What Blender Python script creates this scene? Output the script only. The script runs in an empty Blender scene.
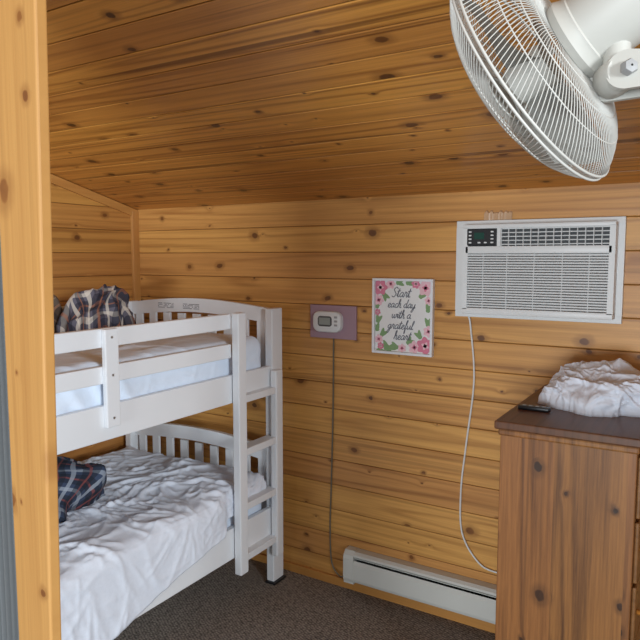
import bpy, bmesh, math, random
import numpy as np
from mathutils import Vector, Matrix, noise
random.seed(4)
C = bpy.context.scene.collection
ORG = {}

# ------------------------------------------------------------------ materials
class NT:
    def __init__(s, name):
        s.mat = bpy.data.materials.new(name); s.mat.use_nodes = True
        s.t = s.mat.node_tree; s.b = s.t.nodes['Principled BSDF']
    def n(s, typ, **k):
        nd = s.t.nodes.new(typ)
        for a, v in k.items(): setattr(nd, a, v)
        return nd
    def put(s, inp, v):
        if hasattr(v, 'is_linked') or hasattr(v, 'links'): s.t.links.new(v, inp)
        else: inp.default_value = v
    def m(s, op, a, b=None, c=None, clamp=False):
        nd = s.n('ShaderNodeMath', operation=op, use_clamp=clamp)
        for i, v in enumerate((a, b, c)):
            if v is not None: s.put(nd.inputs[i], v)
        return nd.outputs[0]
    def comb(s, x, y, z):
        nd = s.n('ShaderNodeCombineXYZ')
        for i, v in enumerate((x, y, z)): s.put(nd.inputs[i], v)
        return nd.outputs[0]
    def noise(s, vec, scale=1., detail=2., rough=.5, dist=0.):
        nd = s.n('ShaderNodeTexNoise'); s.put(nd.inputs['Vector'], vec)
        nd.inputs['Scale'].default_value = scale; nd.inputs['Detail'].default_value = detail
        nd.inputs['Roughness'].default_value = rough; nd.inputs['Distortion'].default_value = dist
        return nd.outputs[0]
    def mix(s, f, a, b):
        nd = s.n('ShaderNodeMix', data_type='RGBA'); s.put(nd.inputs[0], f)
        s.put(nd.inputs[6], a if not isinstance(a, tuple) else (*a, 1)[:4])
        s.put(nd.inputs[7], b if not isinstance(b, tuple) else (*b, 1)[:4])
        return nd.outputs[2]
    def ramp(s, v, lo, hi, a=0., b=1.):
        nd = s.n('ShaderNodeMapRange', interpolation_type='SMOOTHSTEP')
        s.put(nd.inputs[0], v); s.put(nd.inputs[1], lo); s.put(nd.inputs[2], hi)
        nd.inputs[3].default_value = a; nd.inputs[4].default_value = b
        return nd.outputs[0]
    def obj(s):
        tc = s.n('ShaderNodeTexCoord'); sp = s.n('ShaderNodeSeparateXYZ')
        s.t.links.new(tc.outputs['Object'], sp.inputs[0])
        return tc.outputs['Object'], dict(X=sp.outputs[0], Y=sp.outputs[1], Z=sp.outputs[2])
    def bump(s, h, strength=.2, dist=.01):
        nd = s.n('ShaderNodeBump'); s.put(nd.inputs['Height'], h)
        nd.inputs['Strength'].default_value = strength; nd.inputs['Distance'].default_value = dist
        s.t.links.new(nd.outputs[0], s.b.inputs['Normal'])

def srgb(r, g, b):
    f = lambda c: (c/255/12.92) if c/255 <= .04045 else ((c/255+.055)/1.055)**2.4
    return (f(r), f(g), f(b))

def wood(name, L, A, H, light, dark, knot, ks=3.2, kd=.45, rings=26., vary=.22, rough=.42, off=0., kr=.045, seam=0., gw=.45, sw=.9, sf=62., sl=1.3, s2=.3, red=.3, gs=8.):
    N = NT(name); vec, o = N.obj()
    l, a = o[L], N.m('ADD', o[A], off)
    ph = N.m('DIVIDE', a, H)
    idx = N.m('FLOOR', ph)
    wn = N.n('ShaderNodeTexWhiteNoise', noise_dimensions='1D'); N.put(wn.inputs['W'], idx)
    r = wn.outputs[0]
    l2 = N.m('ADD', l, N.m('MULTIPLY', r, 17.3))
    kn = N.noise(N.comb(l2, a, 0.), 26., 2., .5)
    kn2 = N.noise(N.comb(l2, a, 7.), 22., 2., .5)
    kv = N.comb(N.m('MULTIPLY_ADD', l2, .72, N.m('MULTIPLY', kn, .016)), N.m('MULTIPLY_ADD', kn2, .016, a), 0.)
    vo = N.n('ShaderNodeTexVoronoi', voronoi_dimensions='2D'); N.put(vo.inputs['Vector'], kv)
    vo.inputs['Scale'].default_value = ks
    d = vo.outputs['Distance']
    sc = N.n('ShaderNodeSeparateColor'); N.t.links.new(vo.outputs['Color'], sc.inputs[0])
    on = N.m('GREATER_THAN', sc.outputs[0], kd)
    size = N.m('ADD', kr*.30, N.m('MULTIPLY', N.m('MULTIPLY', sc.outputs[1], sc.outputs[1]), kr*1.6))
    g0 = N.noise(N.comb(N.m('MULTIPLY', l2, .30), N.m('MULTIPLY', a, gs), N.m('MULTIPLY', idx, 3.7)), 1., 1., .4)
    warp = N.m('MULTIPLY', N.m('EXPONENT', N.m('MULTIPLY', d, -16.)), on)
    arg = N.m('MULTIPLY', N.m('ADD', g0, N.m('MULTIPLY', warp, .12)), rings*2)
    g = N.m('MULTIPLY_ADD', N.m('SINE', arg), .5, .5)
    g = N.m('POWER', g, 3.0)
    gm = N.noise(N.comb(N.m('MULTIPLY', l2, .6), N.m('MULTIPLY', a, 6.), N.m('MULTIPLY', idx, 1.7)), 1.3, 1., .5)
    g = N.m('MULTIPLY', g, N.ramp(gm, .30, .62, .25, 1.))
    st = N.noise(N.comb(N.m('MULTIPLY', l2, sl), N.m('MULTIPLY', N.m('ADD', a, N.m('MULTIPLY', warp, .015)), sf), idx), 1., 4., .72)
    st2 = N.noise(N.comb(N.m('MULTIPLY', l2, .5), N.m('MULTIPLY', a, 14.), idx), 1., 1., .5)
    f = N.m('ADD', N.m('MULTIPLY', g, gw), N.m('ADD', N.m('MULTIPLY', N.m('SUBTRACT', st, .42), sw), N.m('MULTIPLY', N.m('SUBTRACT', st2, .38), s2)), clamp=True)
    col = N.mix(f, light, dark)
    rs_ = N.noise(N.comb(N.m('MULTIPLY', l2, .35), N.m('MULTIPLY', a, 30.), N.m('MULTIPLY', idx, 5.1)), 1., 2., .55)
    col = N.mix(N.ramp(rs_, .58, .70, 0., red), col, tuple(x*.55 for x in dark))
    br = N.m('ADD', 1-vary*.6, N.m('MULTIPLY', r, vary))
    hs = N.n('ShaderNodeHueSaturation'); N.put(hs.inputs['Value'], br); N.put(hs.inputs['Color'], col)
    N.put(hs.inputs['Hue'], N.m('ADD', .495, N.m('MULTIPLY', r, .010)))
    halo = N.m('MULTIPLY', N.ramp(d, size, N.m('MULTIPLY', size, 2.6), 1., 0.), on)
    core = N.m('MULTIPLY', N.ramp(d, N.m('MULTIPLY', size, .7), N.m('MULTIPLY', size, 1.08), 1., 0.), on)
    col = N.mix(N.m('MULTIPLY', halo, .45), hs.outputs[0], tuple(.5*(x+y) for x, y in zip(dark, knot)))
    kc = N.mix(N.m('MULTIPLY', sc.outputs[2], kn), knot, dark)
    col = N.mix(N.m('MULTIPLY', core, .88), col, kc)
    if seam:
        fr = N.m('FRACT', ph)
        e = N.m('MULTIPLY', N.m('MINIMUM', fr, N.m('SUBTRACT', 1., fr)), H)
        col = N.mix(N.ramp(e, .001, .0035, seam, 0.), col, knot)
    N.put(N.b.inputs['Base Color'], col)
    N.b.inputs['Roughness'].default_value = rough
    N.bump(N.m('ADD', N.m('MULTIPLY', st, .5), N.m('MULTIPLY', g, .3)), .12, .004)
    return N.mat

def plain(name, col, rough=.5, metal=0., nz=None, bump=0., emit=None):
    N = NT(name); vec, o = N.obj()
    n = N.noise(vec, nz or 6., 3., .5)
    c2 = tuple(x*.90 for x in col)
    N.put(N.b.inputs['Base Color'], N.mix(n, col, c2))
    N.b.inputs['Roughness'].default_value = rough; N.b.inputs['Metallic'].default_value = metal
    if bump: N.bump(n, bump, .01)
    if emit: N.b.inputs['Emission Color'].default_value = (*emit, 1); N.b.inputs['Emission Strength'].default_value = 1
    return N.mat

WL, WD, WK = srgb(212,156,86), srgb(146,90,38), srgb(80,42,18)
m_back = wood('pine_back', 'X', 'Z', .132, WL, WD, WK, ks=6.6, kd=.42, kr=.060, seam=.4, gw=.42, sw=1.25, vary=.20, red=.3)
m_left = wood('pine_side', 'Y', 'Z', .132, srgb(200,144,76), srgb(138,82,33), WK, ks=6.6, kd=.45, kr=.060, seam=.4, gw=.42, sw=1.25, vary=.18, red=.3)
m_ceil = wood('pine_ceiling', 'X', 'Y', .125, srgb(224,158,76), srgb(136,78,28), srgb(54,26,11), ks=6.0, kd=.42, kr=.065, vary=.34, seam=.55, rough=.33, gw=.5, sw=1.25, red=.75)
m_post = wood('pine_post', 'Z', 'X', 3., srgb(196,146,84), srgb(154,102,50), srgb(110,62,30), ks=10., kd=.38, rings=9, off=1.73, kr=.085, gw=.4, sw=1.0, sf=150., sl=2.2, red=.15, gs=10.)
m_trim = wood('pine_trim', 'Y', 'Z', 3., srgb(200,146,80), srgb(165,106,50), WK, rings=12)
m_trimv = wood('pine_trim_upright', 'Z', 'Y', 3., srgb(200,146,80), srgb(165,106,50), WK, rings=12)
m_trimx = wood('pine_trim_long', 'X', 'Z', 3., srgb(190,134,70), srgb(155,98,46), WK, rings=12)
m_dres = wood('rustic_pine', 'Z', 'X', .21, srgb(166,112,58), srgb(84,49,23), srgb(42,24,13), ks=7.5, kd=.4, rings=22, vary=.10, rough=.45, off=.03, kr=.085, seam=0, gw=.5, sw=1.5, sf=120., sl=4., red=.4)
m_dresd = wood('rustic_pine_drawer', 'Y', 'Z', 3., srgb(150,104,60), srgb(105,66,34), srgb(60,32,16), rings=16)
m_drest = wood('dark_stained_top', 'Y', 'X', .14, srgb(110,72,45), srgb(58,34,20), srgb(30,18,12), rough=.42, vary=.1, sw=1.3)
m_knob = plain('honey_knob', srgb(205,135,60), .35)
m_white = plain('white_paint', (.83,.85,.88), .38, nz=3)
m_sheet = plain('white_sheet', (.76,.86,1.0), .85, nz=40, bump=.08)
m_duvet = plain('white_duvet', (.80,.85,.95), .85, nz=60, bump=.06)
m_plast = plain('white_plastic', (.75,.77,.77), .4)
m_louv = plain('louvre_plastic', (.66,.68,.68), .45)
m_fanp = plain('fan_plastic', (.53,.52,.475), .48)
m_plast2 = plain('cream_plastic', (.62,.62,.575), .4)
m_dark = plain('dark_gap', (.06,.063,.067), .6)
m_slot = plain('slot_grey', (.05,.05,.05), .6)
m_grey = plain('grey_fin', (.35,.35,.35), .5)
m_fin = plain('dark_fin', (.08,.08,.08), .5)
m_black = plain('black_plastic', (.010,.010,.012), .35)
m_lcd = plain('grey_display', srgb(150,156,150), .25)
m_grn = plain('green_display', (.02,.04,.035), .2, emit=(.0,.02,.012))
m_plate = plain('mauve_plate', srgb(168,138,150), .6)
m_cord = plain('cord_white', (.72,.72,.70), .5)
m_cordg = plain('cord_grey', srgb(110,105,90), .6)
m_wire = plain('fan_wire', (.58,.57,.53), .45)
m_steel = plain('zinc', (.5,.5,.5), .35, metal=.9)
m_paper = plain('print_paper', (.84,.84,.83), .6)
m_ink = plain('grey_ink', srgb(112,112,122), .6)
m_pink = plain('pink_petal', srgb(222,130,155), .6, nz=90)
m_pink2 = plain('light_pink_petal', srgb(240,196,205), .6, nz=90)
m_leaf = plain('green_leaf', srgb(132,165,115), .6, nz=90)
m_tape = plain('clear_film', srgb(200,165,130), .3)

def carpet():
    N = NT('carpet'); vec, o = N.obj()
    mp = N.n('ShaderNodeMapping'); mp.inputs['Rotation'].default_value = (0, 0, .5); N.t.links.new(vec, mp.inputs[0])
    vo = N.n('ShaderNodeTexVoronoi'); N.t.links.new(mp.outputs[0], vo.inputs['Vector']); vo.inputs['Scale'].default_value = 80
    vo.inputs['Randomness'].default_value = .4
    n = N.noise(vec, 160, 2, .6); n2 = N.noise(vec, 3, 2, .5)
    f = N.m('ADD', N.m('MULTIPLY', vo.outputs['Distance'], 1.2), N.m('MULTIPLY', N.m('SUBTRACT', n, .4), .6), clamp=True)
    col = N.mix(f, srgb(192,180,168), srgb(54,48,44))
    col = N.mix(N.m('MULTIPLY', n2, .25), col, srgb(108,99,92))
    N.put(N.b.inputs['Base Color'], col); N.b.inputs['Roughness'].default_value = .95
    N.bump(N.m('SUBTRACT', 1., vo.outputs['Distance']), .6, .004)
    return N.mat
m_carpet = carpet()

def plaid(name, base, c1, c2, line, f=9.):
    """woven check laid out in the cloth's own UV space (metres)"""
    N = NT(name)
    uv = N.n('ShaderNodeUVMap'); uv.uv_map = 'UVMap'; sp = N.n('ShaderNodeSeparateXYZ'); N.t.links.new(uv.outputs[0], sp.inputs[0])
    cur = base
    for k in (0, 1):
        fr = N.m('FRACT', N.m('MULTIPLY_ADD', sp.outputs[k], f, 5.2))
        b1 = N.m('LESS_THAN', fr, .48)
        b2 = N.m('MULTIPLY', N.m('GREATER_THAN', fr, .66), N.m('LESS_THAN', fr, .82))
        b3 = N.m('MULTIPLY', N.m('GREATER_THAN', fr, .20), N.m('LESS_THAN', fr, .28))
        cur = N.mix(N.m('MULTIPLY', b1, .6), cur, c1)
        cur = N.mix(N.m('MULTIPLY', b2, .6), cur, line)
        cur = N.mix(N.m('MULTIPLY', b3, .55), cur, c2)
    N.put(N.b.inputs['Base Color'], cur); N.b.inputs['Roughness'].default_value = .9
    return N.mat
m_plaid1 = plaid('plaid_navy_cream', srgb(100,98,112), srgb(20,23,42), srgb(170,110,80), srgb(226,218,206), 9.)
m_plaid2 = plaid('plaid_brown', srgb(108,86,68), srgb(40,34,36), srgb(170,125,98), srgb(165,148,130), 10.)
m_plaid3 = plaid('plaid_green_blue', srgb(52,64,88), srgb(14,20,30), srgb(140,70,65), srgb(160,168,180), 8.)

# ------------------------------------------------------------------ helpers
def mk(name, bm, mat, parent=None, origin=None, smooth=False, **props):
    vs = [v.co for v in bm.verts]
    if origin is None:
        lo = [min(v[i] for v in vs) for i in range(3)]; hi = [max(v[i] for v in vs) for i in range(3)]
        origin = Vector(((lo[0]+hi[0])/2, (lo[1]+hi[1])/2, lo[2]))
    origin = Vector(origin)
    for v in bm.verts: v.co -= origin
    bmesh.ops.recalc_face_normals(bm, faces=bm.faces)
    me = bpy.data.meshes.new(name); bm.to_mesh(me); bm.free()
    me.materials.append(mat)
    if smooth:
        for p in me.polygons: p.use_smooth = True
        if smooth != 'full':
            try: me.set_sharp_from_angle(angle=math.radians(40))
            except Exception: pass
    o = bpy.data.objects.new(name, me); C.objects.link(o)
    ORG[o] = origin
    if parent: o.parent = parent; o.location = origin-ORG[parent]
    else: o.location = origin
    for k, v in props.items(): o[k] = v
    return o
def empty(name, loc, label, category, **p):
    o = bpy.data.objects.new(name, None); C.objects.link(o); o.location = loc; ORG[o] = Vector(loc)
    o.empty_display_size = .1; o['label'] = label; o['category'] = category
    for k, v in p.items(): o[k] = v
    return o
def box(bm, x0, x1, y0, y1, z0, z1, bev=0., seg=2):
    r = bmesh.ops.create_cube(bm, size=1.)
    vs = r['verts']
    for v in vs:
        v.co = Vector(((x0+x1)/2+v.co.x*(x1-x0), (y0+y1)/2+v.co.y*(y1-y0), (z0+z1)/2+v.co.z*(z1-z0)))
    if bev:
        es = list({e for v in vs for e in v.link_edges})
        bmesh.ops.bevel(bm, geom=es, offset=bev, segments=seg, affect='EDGES', profile=.5)
def B(*a, **k):
    bm = bmesh.new(); box(bm, *a, **k); return bm
def tube(bm, pts, r, n=6, closed=False):
    rings = []; pts = [Vector(p) for p in pts]; N = len(pts)
    up = None
    for i, p in enumerate(pts):
        if closed: t = pts[(i+1) % N]-pts[i-1]
        else: t = pts[min(i+1, N-1)]-pts[max(i-1, 0)]
        t.normalize()
        if up is None:
            up = Vector((0, 0, 1)) if abs(t.z) < .9 else Vector((1, 0, 0))
        a = t.cross(up).normalized(); b = a.cross(t).normalized(); up = b
        rr = r[i] if isinstance(r, (list, tuple)) else r
        rings.append([bm.verts.new(p+rr*(math.cos(2*math.pi*k/n)*a+math.sin(2*math.pi*k/n)*b)) for k in range(n)])
    for i in range(N if closed else N-1):
        A_, B_ = rings[i], rings[(i+1) % N]
        for k in range(n): bm.faces.new((A_[k], A_[(k+1) % n], B_[(k+1) % n], B_[k]))
    if not closed: bm.faces.new(rings[0]); bm.faces.new(rings[-1][::-1])
def spline(pts, n=10):
    out = []; P = [Vector(p) for p in pts]; P = [P[0]*2-P[1]]+P+[P[-1]*2-P[-2]]
    for i in range(1, len(P)-2):
        for k in range(n):
            t = k/n; a, b, c, d = P[i-1], P[i], P[i+1], P[i+2]
            out.append(.5*((2*b)+(c-a)*t+(2*a-5*b+4*c-d)*t*t+(3*b-a-3*c+d)*t**3))
    out.append(P[-2]); return out
def lathe(bm, prof, M, n=32, cap=True):
    rings = [[bm.verts.new(M @ Vector((r*math.cos(2*math.pi*k/n), r*math.sin(2*math.pi*k/n), z))) for k in range(n)] for r, z in prof]
    for i in range(len(rings)-1):
        for k in range(n): bm.faces.new((rings[i][k], rings[i][(k+1) % n], rings[i+1][(k+1) % n], rings[i+1][k]))
    if cap: bm.faces.new(rings[0]); bm.faces.new(rings[-1][::-1])

# ------------------------------------------------------------------ room shell
D = 2.8; XL = -3.035; XR = .95; CZ = 1.975; SL = .26
YB = -1.3
def planks(n, H, length, origin, ldir, adir, ndir, gw=.004, gd=.005, a0=0.):
    bm = bmesh.new(); O = Vector(origin); l = Vector(ldir)*length; a = Vector(adir); nn = Vector(ndir)
    prof = []
    for i in range(n):
        s = a0+i*H
        prof += [(s, -gd), (s+gw*.5, -.001), (s+gw, 0.), (s+H-gw, 0.), (s+H-gw*.5, -.001)]
    prof.append((a0+n*H, -gd))
    p = [bm.verts.new(O+a*s+nn*h) for s, h in prof]; q = [bm.verts.new(v.co+l) for v in p]
    for i in range(len(p)-1): bm.faces.new((p[i], p[i+1], q[i+1], q[i]))
    e0 = a*a0-nn*.04; e1 = a*(a0+n*H)-nn*.04
    r = [bm.verts.new(O+e0), bm.verts.new(O+e1), bm.verts.new(O+e1+l), bm.verts.new(O+e0+l)]
    bm.faces.new(r); bm.faces.new((p[0], r[0], r[3], q[0])); bm.faces.new((p[-1], r[1], r[2], q[-1]))
    bm.faces.new(p+[r[1], r[0]]); bm.faces.new(q+[r[2], r[3]])
    return bm
def cutceil(bm):
    cn = Vector((0, SL, 1)).normalized()
    bmesh.ops.bisect_plane(bm, geom=bm.verts[:]+bm.edges[:]+bm.faces[:], plane_co=Vector((0, D, CZ+.004)), plane_no=cn, clear_outer=True)
    return bm
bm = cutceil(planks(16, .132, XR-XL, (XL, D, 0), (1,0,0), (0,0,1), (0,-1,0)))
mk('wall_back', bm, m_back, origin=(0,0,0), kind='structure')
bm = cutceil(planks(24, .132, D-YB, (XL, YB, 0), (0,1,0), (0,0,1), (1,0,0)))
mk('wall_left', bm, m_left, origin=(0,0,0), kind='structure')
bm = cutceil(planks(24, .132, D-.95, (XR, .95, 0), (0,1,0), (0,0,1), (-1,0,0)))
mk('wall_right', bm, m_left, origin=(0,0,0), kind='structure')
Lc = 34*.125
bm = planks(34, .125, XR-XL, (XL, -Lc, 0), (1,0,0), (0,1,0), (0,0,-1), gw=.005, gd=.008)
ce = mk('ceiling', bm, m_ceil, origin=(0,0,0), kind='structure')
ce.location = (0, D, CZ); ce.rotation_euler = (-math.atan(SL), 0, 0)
mk('floor', B(XL-.04, XR+.04, YB, D+.04, -.05, 0), m_carpet, origin=(0,0,0), kind='structure')
mk('trim_1', B(XL, XL+.02, D-.05, D, 0, CZ-.01, bev=.002), m_trimv, kind='structure')
bm = bmesh.new()
y0, y1 = -.2, D-.0
for x in (XL, XL+.018):
    for (y, dz) in ((y0, 0), (y1, 0), (y1, -.045), (y0, -.045)):
        bm.verts.new((x, y, CZ+SL*(D-y)-.004+dz))
bm.verts.ensure_lookup_table(); v = bm.verts
for f in ((0,1,2,3),(7,6,5,4),(0,4,5,1),(1,5,6,2),(2,6,7,3),(3,7,4,0)): bm.faces.new([v[i] for i in f])
mk('trim_2', bm, m_trim, kind='structure')
mk('baseboard_back', B(XL+.02, XR, D-.018, D, 0, .045, bev=.003), m_trimx, kind='structure')
bm = B(-1.000, -.900, .63, .652, 0, 2.50, bev=.004, seg=3)
for v in bm.verts:
    if v.co.x > -.95: v.co.x += .025*(v.co.z-1.69)+.006
mk('trim_3', bm, m_post, kind='structure')
bm = bmesh.new(); prev = None
n = 220
for i in range(n+1):
    x = -1.62+.61*i/n; y = .70+.006*math.sin(i*1.0)
    c = [bm.verts.new((x, y, z)) for z in (.02, 1.2, 2.42)]
    if prev:
        for k in range(2): bm.faces.new((prev[k], c[k], c[k+1], prev[k+1]))
    prev = c
mk('curtain', bm, plain('grey_fabric', srgb(118,122,124), .9, nz=80), smooth='full',
   label='grey ribbed fabric curtain beside the pine door jamb', category='curtain')
bm = bmesh.new(); prev = None
for i in range(30):
    x = -.89+.12*i/29; h = .022+.02*abs(noise.noise(Vector((i*.2, 0, 0)))); yy = D-.008-.006*abs(noise.noise(Vector((i*.3, 4, 0))))
    c = [bm.verts.new((x, D-.002, 1.850)), bm.verts.new((x, yy, 1.850)), bm.verts.new((x, yy, 1.855+h)), bm.verts.new((x, D-.002, 1.86+h))]
    if prev:
        for k in range(4): bm.faces.new((prev[k], c[k], c[(k+1) % 4], prev[(k+1) % 4]))
    prev = c
mk('tape', bm, m_tape, smooth=True, label='small patch of wrinkled clear tape stuck above the air conditioner', category='tape')

# ------------------------------------------------------------------ bunk bed
XO, XI = -1.90, -2.985
bed = empty('bunk_bed', (-2.44, 1.7, 0), 'white painted wooden bunk bed with ladder and guard rails', 'bunk bed')
TOP = 1.435
for (x0, x1) in ((XO-.045, XO), (XI, XI+.045)):
    for (ya, yb) in ((2.62, 2.71), (.62+.09, .80)):
        mk('post', B(x0, x1, ya, yb, .012, TOP, bev=.005), m_white, bed)
        mk('foot', B(x0-.004, x1+.012, ya-.008, yb+.004, 0, .012, bev=.002), m_black, bed, label='black plastic foot pad')
def endpanel(name, ya, zt, zb, arch=.035):
    bm = bmesh.new(); xa, xb = XI+.045, XO-.045; n = 28; hgt = .075
    P = []
    for i in range(n+1):
        s = i/n; x = xa+(xb-xa)*s; z = zt-arch+arch*math.sin(math.pi*s)
        P.append([bm.verts.new((x, y, zz)) for y, zz in ((ya, z), (ya+.025, z), (ya+.025, z-hgt), (ya, z-hgt))])
    for i in range(n):
        for k in range(4): bm.faces.new((P[i][k], P[i][(k+1) % 4], P[i+1][(k+1) % 4], P[i+1][k]))
    bm.faces.new(P[0]); bm.faces.new(P[-1])
    box(bm, xa, xb, ya, ya+.025, zb, zb+.10, bev=.003)
    ns = 9
    for i in range(ns):
        x = xa+(xb-xa)*(i+.5)/ns
        box(bm, x-.026, x+.026, ya+.005, ya+.02, zb+.08, zt-hgt-arch*.3, bev=.002)
    return mk(name, bm, m_white, bed)
for ya in (2.655, .745):
    h = endpanel('headboard', ya, 1.467, 1.02); h2 = endpanel('headboard', ya, .745, .26)
for (x, w) in ((-2.66, .12), (-2.47, .12)):
    bm = bmesh.new()
    for r in range(4):
        for i in range(14):
            if random.random() < .8: box(bm, x-w/2+i*w/14, x-w/2+i*w/14+w/20, 2.6535, 2.6545, 1.408+r*.008, 1.4115+r*.008)
    mk('sticker', bm, m_ink, bed, label='tiny dark printed warning lines')
for x0, x1 in ((XO-.035, XO-.007), (XI+.007, XI+.035)):
    mk('side_rail', B(x0, x1, .80, 2.62, 1.015, 1.147, bev=.004), m_white, bed)
    mk('side_rail', B(x0, x1, .80, 2.62, .265, .415, bev=.004), m_white, bed)
    ye = 2.31 if x0 > -2.5 else 2.62
    for z0, z1 in ((1.362, 1.432), (1.228, 1.293)):
        mk('guard_rail', B(x0, x1, .80, ye, z0, z1, bev=.004), m_white, bed)
for y in (1.0, 1.575):
    gs = mk('guard_support', B(XO-.007, XO+.015, y, y+.062, 1.065, 1.43, bev=.004), m_white, bed)
    for z in (1.10, 1.26, 1.40):
        bm = bmesh.new()
        Mx = Matrix.Translation((XO+.0145, y+.03, z)) @ Matrix.Rotation(math.pi/2, 4, 'Y')
        lathe(bm, [(.005, 0), (.005, .002)], Mx, 12)
        mk('bolt', bm, m_steel, gs, label='round steel bolt head')
for z in (1.03, .30):
    for i in range(12):
        y = .84+i*.15
        mk('slat', B(XI+.03, XO-.03, y, y+.07, z, z+.018), m_white, bed)
ladder = mk('ladder', B(XO, XO+.04, 2.305, 2.363, .19, 1.437, bev=.005), m_white, bed)
mk('rail', B(XO, XO+.04, 2.598, 2.657, .165, 1.13, bev=.008), m_white, ladder)
for z in (1.035, .78, .515, .265):
    mk('rung', B(XO-.03, XO+.035, 2.35, 2.61, z-.022, z+.012, bev=.003), m_white, ladder)

class Creases:
    """height map made of many individual cloth creases"""
    def __init__(s, x0, x1, y0, y1, n, seed, amp=1., res=.006, smooth=1, sc=1., fine=1., big=1.):
        rs = np.random.RandomState(seed); s.x0, s.y0, s.res = x0, y0, res
        nx = int((x1-x0)/res)+2; ny = int((y1-y0)/res)+2
        X, Y = np.meshgrid(x0+np.arange(nx)*res, y0+np.arange(ny)*res, indexing='ij')
        wx = .03*np.sin(X*9+Y*5+seed)+.02*np.sin(Y*17-X*7); wy = .03*np.sin(Y*8-X*6+seed*2)+.02*np.sin(X*15+Y*4)
        Xw, Yw = X+wx*sc, Y+wy*sc
        H = np.zeros_like(X); F = np.zeros_like(X)
        foci = [(rs.uniform(x0, x1), rs.uniform(y0, y1)) for _ in range(14)]
        for k in range(n):
            bg = k < n*.14
            L = (rs.uniform(.18, .5) if bg else rs.uniform(.06, .26))*sc
            w_ = (rs.uniform(.014, .032) if bg else rs.uniform(.005, .012))*sc
            A = (rs.uniform(.012, .030)*big if bg else rs.uniform(.004, .011)*fine)
            if rs.rand() < .55:
                fx, fy = foci[rs.randint(14)]; a = rs.uniform(0, 6.28); rr = L*.5+rs.uniform(.0, .12)*sc
                cx, cy = fx+rr*math.cos(a), fy+rr*math.sin(a)
            else: cx, cy = rs.uniform(x0, x1), rs.uniform(y0, y1); a = rs.normal(.9, .9)
            cu = rs.uniform(-1.6, 1.6)/sc
            dx, dy = Xw-cx, Yw-cy; u = dx*math.cos(a)+dy*math.sin(a); v = -dx*math.sin(a)+dy*math.cos(a)-cu*u*u
            t = np.clip(1-(u/(L*.5))**2, 0, 1)
            vv = np.where(v > 0, v/w_, v/(w_*.45))
            e = A*t*np.exp(-np.abs(vv)**1.25)
            if bg: H = np.maximum(H, e+H*.55)
            elif rs.rand() < .8: F = np.maximum(F, e+F*.4)
            else: F = F-.5*e
        H = H+F
        for _ in range(smooth):
            H[1:-1, 1:-1] = (H[1:-1, 1:-1]*2+H[:-2, 1:-1]+H[2:, 1:-1]+H[1:-1, :-2]+H[1:-1, 2:])/6
        s.H = H*amp; s.nx, s.ny = nx, ny
    def __call__(s, x, y):
        i = min(max((x-s.x0)/s.res, 0), s.nx-1.001); j = min(max((y-s.y0)/s.res, 0), s.ny-1.001)
        a, b = int(i), int(j); u, v = i-a, j-b; H = s.H
        return float((H[a, b]*(1-u)+H[a+1, b]*u)*(1-v)+(H[a, b+1]*(1-u)+H[a+1, b+1]*u)*v)
def softbox(name, x0, x1, y0, y1, z0, z1, cr, mat, res=.014, r=.05, side=.5, bulge=.02, drape=None, seed=0., **k):
    bm = bmesh.new(); nx = max(6, int((x1-x0)/res)); ny = max(6, int((y1-y0)/res)); nz = max(4, int((z1-z0+(.14 if drape else 0))/res))
    grid = {}
    def V(i, j, kk):
        key = (i, j, kk)
        if key in grid: return grid[key]
        X = x0+(x1-x0)*i/nx; Y = y0+(y1-y0)*j/ny; zb = z0; xe = x1
        if drape:
            hang = min(1., max(0., (2.27-Y)/.04))
            xe = x1-.022*(1-hang); X = x0+(xe-x0)*i/nx
            if i >= nx-1:
                zd = .405-.16*min(1, max(0, (2.27-Y)/.8))+.03*noise.noise(Vector((Y*3, 0, seed)))
                zb = z0+(zd-z0)*hang
        p = Vector((X, Y, zb+(z1-zb)*kk/nz)); full = p.copy()
        q = Vector((min(max(p.x, x0+r), xe-r), min(max(p.y, y0+r), y1-r), min(p.z, z1-r)))
        if kk > 0 or drape:
            d = p-q
            if d.length > r: p = q+d.normalized()*r
        top = kk/nz
        edge = min(1, min(p.x-x0, x1-p.x, p.y-y0, y1-p.y)/.1)
        h = cr(full.x+(z1-full.z if i == nx else 0), full.y+(z1-full.z if j == ny else 0)-(z1-full.z if j == 0 else 0)) if cr else 0.
        if kk == nz: p.z += h+bulge*max(0, edge)*(1+1.6*noise.noise(Vector((p.x*3, p.y*3, seed))))
        if kk < nz or i in (nx,):
            if i == nx: p.x += max(-.004, h*side)
            if kk > 0:
                if j == ny: p.y += h*side
                if j == 0: p.y -= h*side
                if kk < nz: p.z += h*top*.5
        grid[key] = bm.verts.new(p); return grid[key]
    for i in range(nx):
        for j in range(ny):
            bm.faces.new((V(i,j,nz),V(i+1,j,nz),V(i+1,j+1,nz),V(i,j+1,nz))); bm.faces.new((V(i,j,0),V(i,j+1,0),V(i+1,j+1,0),V(i+1,j,0)))
    for i in range(nx):
        for kk in range(nz):
            bm.faces.new((V(i,0,kk),V(i+1,0,kk),V(i+1,0,kk+1),V(i,0,kk+1))); bm.faces.new((V(i,ny,kk),V(i,ny,kk+1),V(i+1,ny,kk+1),V(i+1,ny,kk)))
    for j in range(ny):
        for kk in range(nz):
            bm.faces.new((V(0,j,kk),V(0,j,kk+1),V(0,j+1,kk+1),V(0,j+1,kk))); bm.faces.new((V(nx,j,kk),V(nx,j+1,kk),V(nx,j+1,kk+1),V(nx,j,kk+1)))
    return mk(name, bm, mat, smooth='full', **k)
cr1 = Creases(-3.0, -1.6, .7, 2.8, 500, 5, amp=.55, res=.007)
cr2 = Creases(-3.0, -1.5, .7, 2.8, 2200, 11, amp=1.1, fine=1.25, big=.5)
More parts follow.
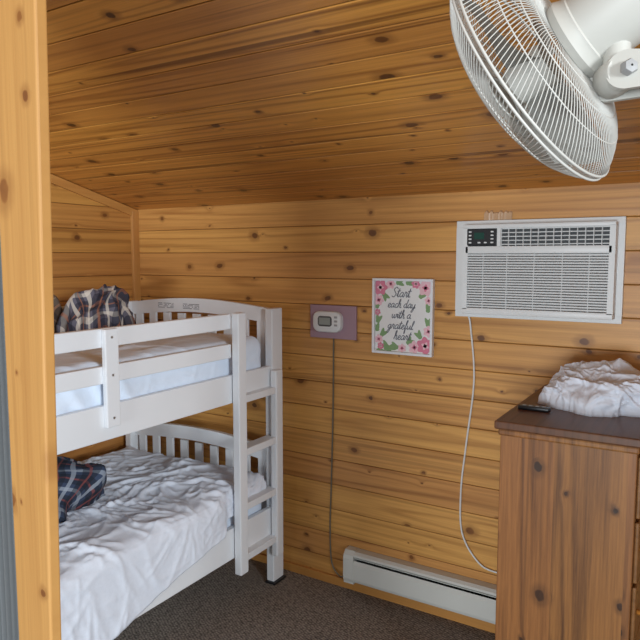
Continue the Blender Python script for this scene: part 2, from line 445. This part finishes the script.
softbox('mattress', -2.94, -1.942, .81, 2.61, 1.05, 1.295, cr1, m_sheet, bulge=.006, res=.011, label='mattress in a white sheet on the upper bunk', category='mattress', side=1., seed=2)
softbox('mattress', -2.94, -1.942, .81, 2.61, .32, .47, None, m_sheet, bulge=0, res=.03, label='mattress in a white sheet on the lower bunk', category='mattress')
softbox('duvet', -2.935, -1.892, .815, 2.60, .475, .580, cr2, m_duvet, res=.0065, r=.045, side=.4, bulge=.018, drape=True, seed=3.3, label='wrinkled white duvet spread over the lower bunk', category='duvet')

def pile(name, c, rx, ry, h, seed, mat, amp=1., res=150, n=200, rot=0., flat=.75, out=.16, fine=1., big=1., **k):
    """loose cloth pile: lobed dome with creases unrolled over it"""
    cr = Creases(-.45, .45, -.45, .45, n, int(seed*10)+1, amp=amp, res=.004, smooth=1, sc=.75, fine=fine, big=big)
    bm = bmesh.new(); nl, nr = res, res//2; rings = []
    uvl = bm.loops.layers.uv.new('UVMap'); UVD = {}
    R_ = (rx+ry)/2
    for j in range(nr+1):
        ph = math.pi/2*j/nr; ring = []
        for i in range(nl):
            th = 2*math.pi*i/nl
            d = Vector((math.cos(th)*math.sin(ph), math.sin(th)*math.sin(ph), math.cos(ph)))
            lob = 1+out*noise.noise(Vector((d.x*1.3+seed, d.y*1.3, d.z*1.5)))*1.6+out*.6*noise.noise(Vector((d.x*3+seed, d.y*3, d.z*3)))
            base = Vector((d.x*rx, d.y*ry, h*abs(d.z)**flat))*lob
            nn = Vector((d.x/rx, d.y/ry, d.z/h*.8)).normalized()
            s = ph*R_*1.05; hh = cr(s*math.cos(th), s*math.sin(th))
            p = base+nn*hh
            if j == nr: p.z = 0; p.x *= 1.02; p.y *= 1.02
            p.z = max(0, p.z)
            X = p.x*math.cos(rot)-p.y*math.sin(rot); Y = p.x*math.sin(rot)+p.y*math.cos(rot)
            v = bm.verts.new(Vector((c[0]+X, c[1]+Y, c[2]+p.z))); ring.append(v)
            wv = .05*noise.noise(Vector((d.x*2, d.y*2, seed+3))); UVD[v] = (s*math.cos(th+.5)+wv, s*math.sin(th+.5)-wv)
        rings.append(ring)
    for j in range(nr):
        for i in range(nl):
            f = bm.faces.new((rings[j][i], rings[j+1][i], rings[j+1][(i+1) % nl], rings[j][(i+1) % nl]))
            for lp in f.loops: lp[uvl].uv = UVD[lp.vert]
    bm.faces.new(rings[-1])
    bmesh.ops.remove_doubles(bm, verts=bm.verts, dist=.0006)
    return mk(name, bm, mat, smooth='full', **k)
pile('blanket', (-2.655, 2.19, 1.322), .12, .17, .205, 2.9, m_plaid1, amp=1.25, n=170, out=.16, flat=.6, label='crumpled navy and cream plaid blanket on the upper bunk', category='blanket')
pile('pillow', (-2.84, 1.97, 1.322), .085, .13, .21, 5.1, m_plaid2, amp=.6, n=70, out=.2, label='dark brown plaid pillow on the upper bunk', category='pillow')
pile('blanket', (-2.43, 1.59, .612), .18, .33, .19, 8.2, m_plaid3, amp=1.3, n=170, out=.25, label='crumpled dark blue plaid blanket on the lower bunk', category='blanket')

# ------------------------------------------------------------------ air conditioner
ac = empty('air_conditioner', (-.67, D, 1.43), 'white through-wall air conditioner with louvred front and black control panel', 'air conditioner')
bm = bmesh.new()
fx0, fx1, fz0, fz1 = -1.012, -.334, 1.430, 1.848
box(bm, fx0, fx1, D-.03, D-.002, fz0, fz0+.03, bev=.002); box(bm, fx0, fx1, D-.03, D-.002, fz1-.03, fz1, bev=.002)
box(bm, fx0, fx0+.06, D-.03, D-.002, fz0+.029, fz1-.029); box(bm, fx1-.04, fx1, D-.03, D-.002, fz0+.029, fz1-.029)
mk('trim_frame', bm, m_plast, ac)
x0, x1, z0, z1, yf = -.958, -.358, 1.450, 1.828, 2.70
mk('housing', B(x0+.004, x1-.004, yf+.02, D-.03, z0+.004, z1-.004), m_dark, ac)
bm = bmesh.new()
for (a, b, c, d) in ((x0, x0+.022, z0+.02, z1-.014), (x1-.022, x1, z0+.02, z1-.014), (x0, x1, z0, z0+.026), (x0, x1, z1-.018, z1), (x0+.01, x1-.01, 1.706, 1.737)):
    box(bm, a, b, yf, D-.03, c, d, bev=.003 if d-c < .05 else .0)
mk('front_panel', bm, m_plast, ac, smooth=True)
bm = bmesh.new(); ns = 21
for i in range(ns):
    z = z0+.028+(1.706-z0-.028)*(i+.5)/ns
    vs = []
    for (y, zz) in ((yf+.003, z-.0040), (yf+.003, z+.0024), (yf+.014, z+.005), (yf+.014, z-.0018)):
        vs.append((bm.verts.new((x0+.015, y, zz)), bm.verts.new((x1-.015, y, zz))))
    for k in range(4): bm.faces.new((vs[k][0], vs[k][1], vs[(k+1) % 4][1], vs[(k+1) % 4][0]))
for x in (-.87, -.77, -.66, -.55, -.45): box(bm, x-.0015, x+.0015, yf+.005, yf+.018, z0+.01, 1.72)
mk('grille', bm, m_louv, ac)
bm = bmesh.new()
for i in range(5):
    z = 1.742+i*.0160; box(bm, -.80, x1-.018, yf+.006, yf+.016, z, z+.0040)
for i in range(15):
    x = -.795+i*.0298; box(bm, x-.0015, x+.0015, yf+.003, yf+.018, 1.737, 1.812)
mk('air_vent', bm, m_louv, ac)
mk('control_panel', B(x0+.018, -.812, yf-.002, yf+.02, 1.740, 1.810, bev=.003), m_black, ac)
mk('bezel', B(-.812, -.797, yf, yf+.02, 1.737, 1.812), m_plast, ac)
mk('display', B(-.908, -.866, yf-.003, yf, 1.766, 1.794), m_grn, ac)
for i, (x, z) in enumerate(((-.926,1.797),(-.926,1.782),(-.926,1.767),(-.926,1.752),(-.832,1.797),(-.832,1.782),(-.832,1.767),(-.832,1.752),(-.887,1.752),(-.860,1.752))):
    mk('button', B(x-.006, x+.006, yf-.0035, yf, z-.003, z+.003, bev=.001), m_plast, ac)
bm = bmesh.new()
tube(bm, spline([(-.955, D-.012, 1.43), (-.945, D-.012, 1.38), (-.925, D-.010, 1.144), (-.955, D-.008, .85), (-.975, D-.008, .63), (-.965, D-.008, .43), (-.885, D-.01, .31), (-.80, D-.01, .285), (-.70, D-.01, .30)]), .0042, 8)
mk('power_cord', bm, m_cord, ac, smooth='full')
ac.location.x += .008

# ------------------------------------------------------------------ thermostat
def rrect(xa, xb, ya, yb, za, zb, r, n=8):
    bm = bmesh.new(); rings = []
    for (y, ins) in ((yb, 0), (ya+.006, 0), (ya+.002, .002), (ya, .006)):
        ring = []
        for (cx, cz, a0) in ((xb-r, zb-r, 0), (xa+r, zb-r, 90), (xa+r, za+r, 180), (xb-r, za+r, 270)):
            for k in range(n+1):
                a = math.radians(a0+90*k/n); ring.append(bm.verts.new((cx+(r-ins)*math.cos(a), y, cz+(r-ins)*math.sin(a))))
        rings.append(ring)
    for i in range(len(rings)-1):
        m_ = len(rings[i])
        for k in range(m_): bm.faces.new((rings[i][k], rings[i][(k+1) % m_], rings[i+1][(k+1) % m_], rings[i+1][k]))
    bm.faces.new(rings[0]); bm.faces.new(rings[-1][::-1]); return bm
th = empty('thermostat', (-1.65, D, 1.285), 'white thermostat with grey display on a mauve painted plate', 'thermostat')
mk('plate', B(-1.783, -1.517, D-.014, D-.001, 1.285, 1.452, bev=.002), m_plate, th, label='mauve painted backing board')
mk('body', rrect(-1.752, -1.590, D-.042, D-.014, 1.318, 1.422, .036), m_plast, th, smooth=True)
mk('display', rrect(-1.724, -1.636, D-.0435, D-.040, 1.344, 1.402, .018), m_fin, th)
mk('screen', B(-1.712, -1.648, D-.0448, D-.0433, 1.356, 1.391), m_lcd, th)
for z in (1.395, 1.375, 1.355):
    mk('button', B(-1.625, -1.608, D-.0445, D-.041, z-.005, z+.005, bev=.001), m_grey, th)
bm = bmesh.new()
tube(bm, spline([(-1.648, D-.007, 1.285), (-1.652, D-.006, .9), (-1.662, D-.006, .5), (-1.668, D-.006, .3), (-1.655, D-.012, .12), (-1.60, D-.03, .065), (-1.558, D-.04, .08)]), .0038, 8)
mk('wire', bm, m_cordg, th, smooth='full', label='thin grey-brown wire')
th.location.x += .004

# ------------------------------------------------------------------ framed sign
sg = empty('wall_sign', (-1.277, D, 1.234), 'white framed print with pink flowers and a handwritten-style quote', 'picture')
sx0, sx1, sz0, sz1 = -1.431, -1.123, 1.234, 1.592
bm = bmesh.new(); w = .012
for (a, b, c, d) in ((sx0, sx1, sz0, sz0+w), (sx0, sx1, sz1-w, sz1), (sx0, sx0+w, sz0+w, sz1-w), (sx1-w, sx1, sz0+w, sz1-w)):
    box(bm, a, b, D-.028, D-.001, c, d, bev=.002)
mk('frame', bm, m_white, sg)
mk('print', B(sx0+w*.8, sx1-w*.8, D-.012, D-.002, sz0+w*.8, sz1-w*.8), m_paper, sg)
def petal(bm, px, pz, a, lr, wr, y):
    vs = []
    for j in range(12):
        t = 2*math.pi*j/12; u, v_ = math.cos(t)*lr, math.sin(t)*wr*(1-.35*math.cos(t))
        X = min(max(px+u*math.cos(a)-v_*math.sin(a), sx0+w), sx1-w); Z = min(max(pz+u*math.sin(a)+v_*math.cos(a), sz0+w), sz1-w)
        vs.append(bm.verts.new((X, y, Z)))
    bm.faces.new(vs)
def printed(name, bm, mat): mk(name, bm, mat, sg)
flow = [(-1.394,1.548,.034,1),(-1.340,1.566,.022,0),(-1.402,1.488,.024,0),(-1.164,1.550,.034,0),(-1.212,1.568,.020,1),(-1.148,1.492,.018,0),
        (-1.408,1.43,.015,1),(-1.400,1.300,.020,0),(-1.215,1.272,.028,0),(-1.162,1.282,.038,1),(-1.146,1.350,.024,0),(-1.278,1.264,.019,0),(-1.390,1.268,.016,1)]
leaves = [(-1.30,1.572,.1),(-1.372,1.512,-.9),(-1.41,1.46,1.4),(-1.25,1.572,.2),(-1.185,1.512,.8),(-1.405,1.39,1.3),(-1.41,1.35,1.8),(-1.42+.02,1.245,.5),(-1.36,1.27,2.6),(-1.34,1.262,.3),(-1.31,1.268,2.8),(-1.382,1.325,.9),(-1.245,1.294,.8),(-1.190,1.325,2.2),(-1.36,1.258,0.),(-1.15,1.385,1.6),(-1.15,1.45,1.4)]
for i, (x, z, a) in enumerate(leaves):
    b3 = bmesh.new()
    for s in (-.5, .45): petal(b3, x+.009*math.cos(a+s), z+.009*math.sin(a+s), a+s, .023, .010, D-.0122-.00001*i-abs(s)*.0001)
    printed('leaf_print', b3, m_leaf)
for i, (x, z, r, p) in enumerate(flow):
    b1, b2 = bmesh.new(), bmesh.new(); y = D-.0128-.00004*i
    for k in range(6):
        a = k*math.pi/3+i; petal(b1, x+.55*r*math.cos(a), z+.55*r*math.sin(a), a, r*.62, r*.5, y-.000003*k)
    for k in range(4):
        a = k*math.pi/2+i; petal(b2, x+.22*r*math.cos(a), z+.22*r*math.sin(a), a, r*.32, r*.2, y-.0002)
    printed('flower_print', b1, m_pink if p else m_pink2); printed('flower_centre_print', b2, m_pink2 if p else m_pink)
GL = {
 'a': (1.05, [[(.75,.85),(.4,1),(.05,.5),(.3,0),(.65,.35),(.78,.95),(.75,.3),(.9,0),(1.1,.2)]]),
 'e': (.8, [[(0,.2),(.4,.5),(.6,.8),(.4,1),(.1,.6),(.2,.1),(.5,0),(.85,.25)]]),
 'c': (.75, [[(.6,.85),(.35,1),(.05,.5),(.25,0),(.55,.05),(.8,.25)]]),
 'h': (.95, [[(0,.2),(.35,1.3),(.4,2),(.2,1.9),(.15,.9),(.1,0)],[(.12,.4),(.45,1),(.65,.8),(.6,.2),(.78,0),(1.0,.2)]]),
 'd': (1.05, [[(.7,.85),(.4,1),(.05,.5),(.3,0),(.65,.4),(.85,2)],[(.85,2),(.72,.5),(.85,0),(1.1,.2)]]),
 'y': (.95, [[(0,.9),(.1,.3),(.3,0),(.6,.3),(.75,.95),(.65,0),(.45,-.9),(.15,-.9),(.3,-.4),(1.0,.2)]]),
 'r': (.8, [[(0,.2),(.2,1.1),(.3,.9),(.55,.9),(.5,.3),(.65,0),(.85,.2)]]),
 't': (.58, [[(0,.2),(.3,1.8),(.2,.6),(.3,0),(.6,.2)],[(-.1,1.2),(.6,1.3)]]),
 'w': (1.35, [[(0,.9),(.1,.2),(.3,0),(.55,.4),(.6,.9),(.6,.3),(.8,0),(1.05,.4),(1.1,1),(1.35,.85)]]),
 'i': (.48, [[(0,.3),(.2,.95),(.15,.3),(.3,0),(.5,.2)],[(.27,1.4),(.30,1.48)]]),
 'g': (1.0, [[(.7,.85),(.4,1),(.05,.5),(.3,.05),(.6,.4),(.75,.95),(.65,-.2),(.4,-.95),(.1,-.7),(.4,-.2),(1.05,.2)]]),
 'f': (.62, [[(0,.2),(.4,1.3),(.45,2),(.25,1.9),(.2,.5),(.15,-.9),(.35,-.8),(.3,0),(.65,.2)]]),
 'u': (1.0, [[(0,.9),(.1,.3),(.3,0),(.6,.4),(.7,.95),(.7,.3),(.85,0),(1.05,.2)]]),
 'l': (.52, [[(0,.2),(.4,1.4),(.35,2),(.18,1.7),(.15,.4),(.3,0),(.55,.2)]]),
 'S': (1.15, [[(1.05,1.7),(.65,2.05),(.2,1.6),(.5,1.1),(.85,.6),(.5,0),(0,.2)]]), ' ': (.6, [])}
def script_word(s, cx, z, u):
    W = sum(GL[c][0] for c in s)*u; x = cx-W/2; bm = bmesh.new()
    for c in s:
        wd, st = GL[c]
        for path in st:
            pts = spline([(x+(px+.28*pz)*u, D-.0138, z+pz*u) for px, pz in path], 5)
            tube(bm, pts, .0018, 5)
        x += wd*u
    mk('lettering', bm, m_ink, sg, smooth='full')
for s, x, z, u in (('Start', -1.288, 1.505, .0225), ('each day', -1.285, 1.455, .0195), ('with a', -1.285, 1.405, .0195), ('grateful', -1.290, 1.354, .0205), ('heart', -1.280, 1.304, .0205)):
    script_word(s, x, z, u)
sg.location.x += .011

# ------------------------------------------------------------------ baseboard heater
ht = empty('baseboard_heater', (-1.1, D, .055), 'cream metal electric baseboard heater along the pine wall', 'heater')
hx0, hx1 = -1.55, -.62
mk('back_plate', B(hx0, hx1, D-.012, D-.002, .058, .222), m_slot, ht)
def extr(prof, xa, xb):
    bm = bmesh.new(); a = [bm.verts.new((xa, y, z)) for y, z in prof]; b = [bm.verts.new((xb, y, z)) for y, z in prof]
    for i in range(len(prof)): bm.faces.new((a[i], a[(i+1) % len(prof)], b[(i+1) % len(prof)], b[i]))
    bm.faces.new(a); bm.faces.new(b[::-1]); return bm
mk('top_cover', extr([(D-.004,.224),(D-.045,.222),(D-.060,.212),(D-.064,.203),(D-.061,.203),(D-.056,.210),(D-.044,.217),(D-.004,.218)], hx0+.05, hx1), m_plast2, ht)
mk('front_cover', extr([(D-.066,.085),(D-.060,.070),(D-.057,.072),(D-.062,.086),(D-.062,.160),(D-.055,.176),(D-.057,.180),(D-.066,.163)], hx0+.05, hx1), m_plast2, ht)
mk('lip', extr([(D-.030,.196),(D-.050,.190),(D-.050,.187),(D-.030,.193)], hx0+.05, hx1), m_plast2, ht)
for i in range(60):
    x = hx0+.06+i*.0142
    mk('heating_fin', B(x, x+.001, D-.043, D-.013, .085, .172), m_fin, ht)
for xa in (hx0, hx1-.055):
    mk('end_cap', extr([(D-.004,.226),(D-.045,.225),(D-.064,.207),(D-.069,.188),(D-.069,.085),(D-.062,.066),(D-.062,.058),(D-.004,.058)], xa, xa+.055), m_plast2, ht)

# ------------------------------------------------------------------ chest of drawers
dx0, dx1, dy0, dy1, dz = -.590, -.185, 2.075, 2.775, 1.164
ch = empty('chest_of_drawers', ((dx0+dx1)/2, 2.4, 0), 'tall rustic brown pine chest of drawers with dark top', 'chest of drawers')
mk('body', B(dx0, dx1, dy0, dy1-.06, 0, dz-.028, bev=.003), m_dres, ch)
mk('moulding', B(dx0-.006, dx1+.006, dy0-.008, dy1-.055, dz-.050, dz-.028, bev=.006), m_dres, ch)
mk('top', B(dx0-.016, dx1+.018, dy0-.02, dy1, dz-.028, dz, bev=.006, seg=3), m_drest, ch)
mk('plinth', B(dx0-.005, dx1+.008, dy0-.008, dy1-.065, 0, .07, bev=.004), m_dres, ch)
for i in range(5):
    za = .095+i*.203
    dr = mk('drawer', B(dx1, dx1+.012, dy0+.03, dy1-.09, za, za+.19, bev=.004), m_dresd, ch)
    for y in (dy0+.075, dy1-.18):
        bm = bmesh.new(); Mx = Matrix.Translation((dx1+.012, y, za+.095)) @ Matrix.Rotation(math.pi/2, 4, 'Y')
        lathe(bm, [(.008, 0), (.008, .01), (.016, .016), (.018, .024), (.012, .031), (.003, .033)], Mx, 20)
        mk('knob', bm, m_knob, dr, smooth='full', label='honey-coloured round wooden knob')
rm = empty('remote_control', (-.530, 2.27, dz), 'small black remote control lying on the dark chest top', 'remote control')
bm = B(-.583, -.478, 2.252, 2.290, dz, dz+.014, bev=.004)
mk('body', bm, m_black, rm, smooth=True)
for i in range(4):
    mk('button', B(-.57+i*.022, -.558+i*.022, 2.265, 2.277, dz+.013, dz+.016, bev=.001), m_grey, rm)
pile('bed_sheet', (-.338, 2.50, dz), .200, .205, .118, 3.9, m_duvet, amp=.85, res=280, n=1000, flat=.55, out=.14, fine=1.1, big=.75, label='crumpled white bed sheet piled on the chest top', category='sheet')

# ------------------------------------------------------------------ wall fan
FC = Vector((-.286, 1.152, 1.998)); fr = Vector((-.86, .15, -.49)).normalized()
q = fr.to_track_quat('Z', 'X'); FM = Matrix.Translation(FC) @ q.to_matrix().to_4x4()
fan = empty('wall_fan', (XR, 1.12, 1.9), 'cream-white wall-mounted fan with round wire cage, tilted down', 'fan')
R = .207
def cage(front):
    bm = bmesh.new(); sgn = 1 if front else -1
    r0, zin = (.045, .058) if front else (.062, .064)
    n = 140
    prof = []
    for k in range(13):
        s = k/12; r = r0+(R-r0)*s
        z = zin*(1-s**3.2)+.005
        prof.append((r, sgn*z, s))
    for i in range(n):
        a0 = 2*math.pi*i/n
        pts = [FM @ Vector((r*math.cos(a0+.55*s*sgn), r*math.sin(a0+.55*s*sgn), z)) for r, z, s in prof]
        tube(bm, pts, .0009, 4)
    for kk, rr in ((12, .0024), (9, .0012), (6, .0012), (0, .0025), (3, .0012)):
        r, z, s = prof[kk]
        tube(bm, [FM @ Vector((r*math.cos(2*math.pi*j/72), r*math.sin(2*math.pi*j/72), z)) for j in range(72)], rr, 6, closed=True)
    return bm
mk('front_cage', cage(True), m_wire, fan, smooth='full')
mk('rear_cage', cage(False), m_wire, fan, smooth='full')
bm = bmesh.new(); lathe(bm, [(.002,.080),(.03,.078),(.046,.072),(.046,.066),(.002,.066)], FM, 32, cap=False)
mk('centre_cap', bm, m_fanp, fan, smooth=True)
bm = bmesh.new(); lathe(bm, [(.002,.05),(.025,.046),(.036,.035),(.036,-.03),(.002,-.03)], FM, 32, cap=False)
mk('hub', bm, m_fanp, fan, smooth=True)
m_blade = plain('grey_white_blade', (.45,.45,.42), .4)
for b in range(3):
    bm = bmesh.new(); rows = []
    for i in range(15):
        s = i/14; r = .03+.155*s; w = .75*(math.sin(math.pi*min(1, .18+s*.72)))**.7
        row = []
        for j in range(9):
            t = j/8-.5; a = 2*math.pi*b/3+.9+t*w*1.6+.25*s
            row.append(bm.verts.new(FM @ Vector((r*math.cos(a), r*math.sin(a), .03*t*2*(1-.3*s)))))
        rows.append(row)
    for i in range(14):
        for j in range(8): bm.faces.new((rows[i][j], rows[i+1][j], rows[i+1][j+1], rows[i][j+1]))
    bmesh.ops.solidify(bm, geom=bm.faces[:], thickness=.0015)
    mk('blade', bm, m_blade, fan, smooth=True)
bm = bmesh.new()
lathe(bm, [(.002,-.068),(.068,-.070),(.072,-.082),(.066,-.094),(.066,-.100),(.063,-.102),(.063,-.19),(.057,-.215),(.038,-.232),(.002,-.238)], FM, 48, cap=False)
mk('motor_housing', bm, m_fanp, fan, smooth=True)
J = Vector((-.153, 1.110, 1.965))
mc = FM @ Vector((0, 0, -.15))
bm = bmesh.new(); tube(bm, [mc+Vector((0,0,-.02)), mc*.5+J*.5, J], .020, 16)
mk('neck', bm, m_fanp, fan, smooth=True)
ax = Vector((.55, -.8, .1)).normalized(); JM = Matrix.Translation(J) @ ax.to_track_quat('Z', 'X').to_matrix().to_4x4()
bm = bmesh.new()
lathe(bm, [(.002,-.026),(.024,-.026),(.028,-.020),(.028,.014),(.024,.020),(.002,.020)], JM, 32, cap=False)
mk('tilt_joint', bm, m_fanp, fan, smooth=True)
arm_dir = (Vector((.3, 1.12, 1.935))-J).normalized()
for zz in (-.034, .022):
    bm = bmesh.new(); ex = JM.to_3x3() @ Vector((0, 0, 1)); side_ = ex.cross(arm_dir).normalized(); loop = []
    for k in range(13):
        a = math.pi/2+math.pi*k/12; loop.append(J+arm_dir*(.030*math.cos(a))+side_*(.030*math.sin(a)))
    loop += [J+arm_dir*.075-side_*.022, J+arm_dir*.075+side_*.022]
    f1 = [bm.verts.new(p+ex*zz) for p in loop]; f2 = [bm.verts.new(p+ex*(zz+.010)) for p in loop]
    bm.faces.new(f1); bm.faces.new(f2[::-1])
    for k in range(len(loop)): bm.faces.new((f1[k], f1[(k+1) % len(loop)], f2[(k+1) % len(loop)], f2[k]))
    mk('hinge_cheek', bm, m_fanp, fan)
bm = bmesh.new(); lathe(bm, [(.002,.046),(.010,.045),(.012,.041),(.012,.032),(.002,.032)], JM, 6, cap=False)
mk('knob', bm, m_grey, fan, smooth=True)
bm = bmesh.new()
tube(bm, spline([J+arm_dir*.055, J+arm_dir*.1, (.3, 1.12, 1.93), (XR-.03, 1.12, 1.90)]), .024, 16)
mk('arm', bm, m_fanp, fan, smooth='full')
mk('wall_bracket', B(XR-.035, XR-.002, 1.05, 1.19, 1.80, 2.0, bev=.008), m_fanp, fan, smooth=True)

# ------------------------------------------------------------------ light
w = bpy.data.worlds.new('World'); bpy.context.scene.world = w; w.use_nodes = True
w.node_tree.nodes['Background'].inputs[0].default_value = (.84,.92,1,1); w.node_tree.nodes['Background'].inputs[1].default_value = .5
def area(name, loc, target, sx, sy, e, col):
    l = bpy.data.lights.new(name, 'AREA'); l.shape = 'RECTANGLE'; l.size = sx; l.size_y = sy; l.energy = e; l.color = col
    o = bpy.data.objects.new(name, l); C.objects.link(o); o.location = loc
    o.rotation_euler = (Vector(target)-Vector(loc)).to_track_quat('-Z', 'Y').to_euler()
area('doorway_daylight', (.7, -7.2, .9), (-1.3, 2.4, 1.3), 3.0, 1.9, 490, (.87, .945, 1))
area('side_daylight', (5.0, -1.4, 2.5), (-2.2, 1.8, .9), 1.6, 1.0, 385, (.88, .95, 1))

# ------------------------------------------------------------------ camera
cam = bpy.data.cameras.new('Camera'); co = bpy.data.objects.new('Camera', cam); C.objects.link(co)
cam.sensor_width = 36; cam.lens = 650/640*36; cam.clip_start = .05
co.location = (0, 0, 1.69); co.rotation_euler = (math.radians(90-5.5), 0, math.radians(31.7))
bpy.context.scene.camera = co
try: bpy.context.scene.view_settings.view_transform = 'Standard'
except Exception: pass
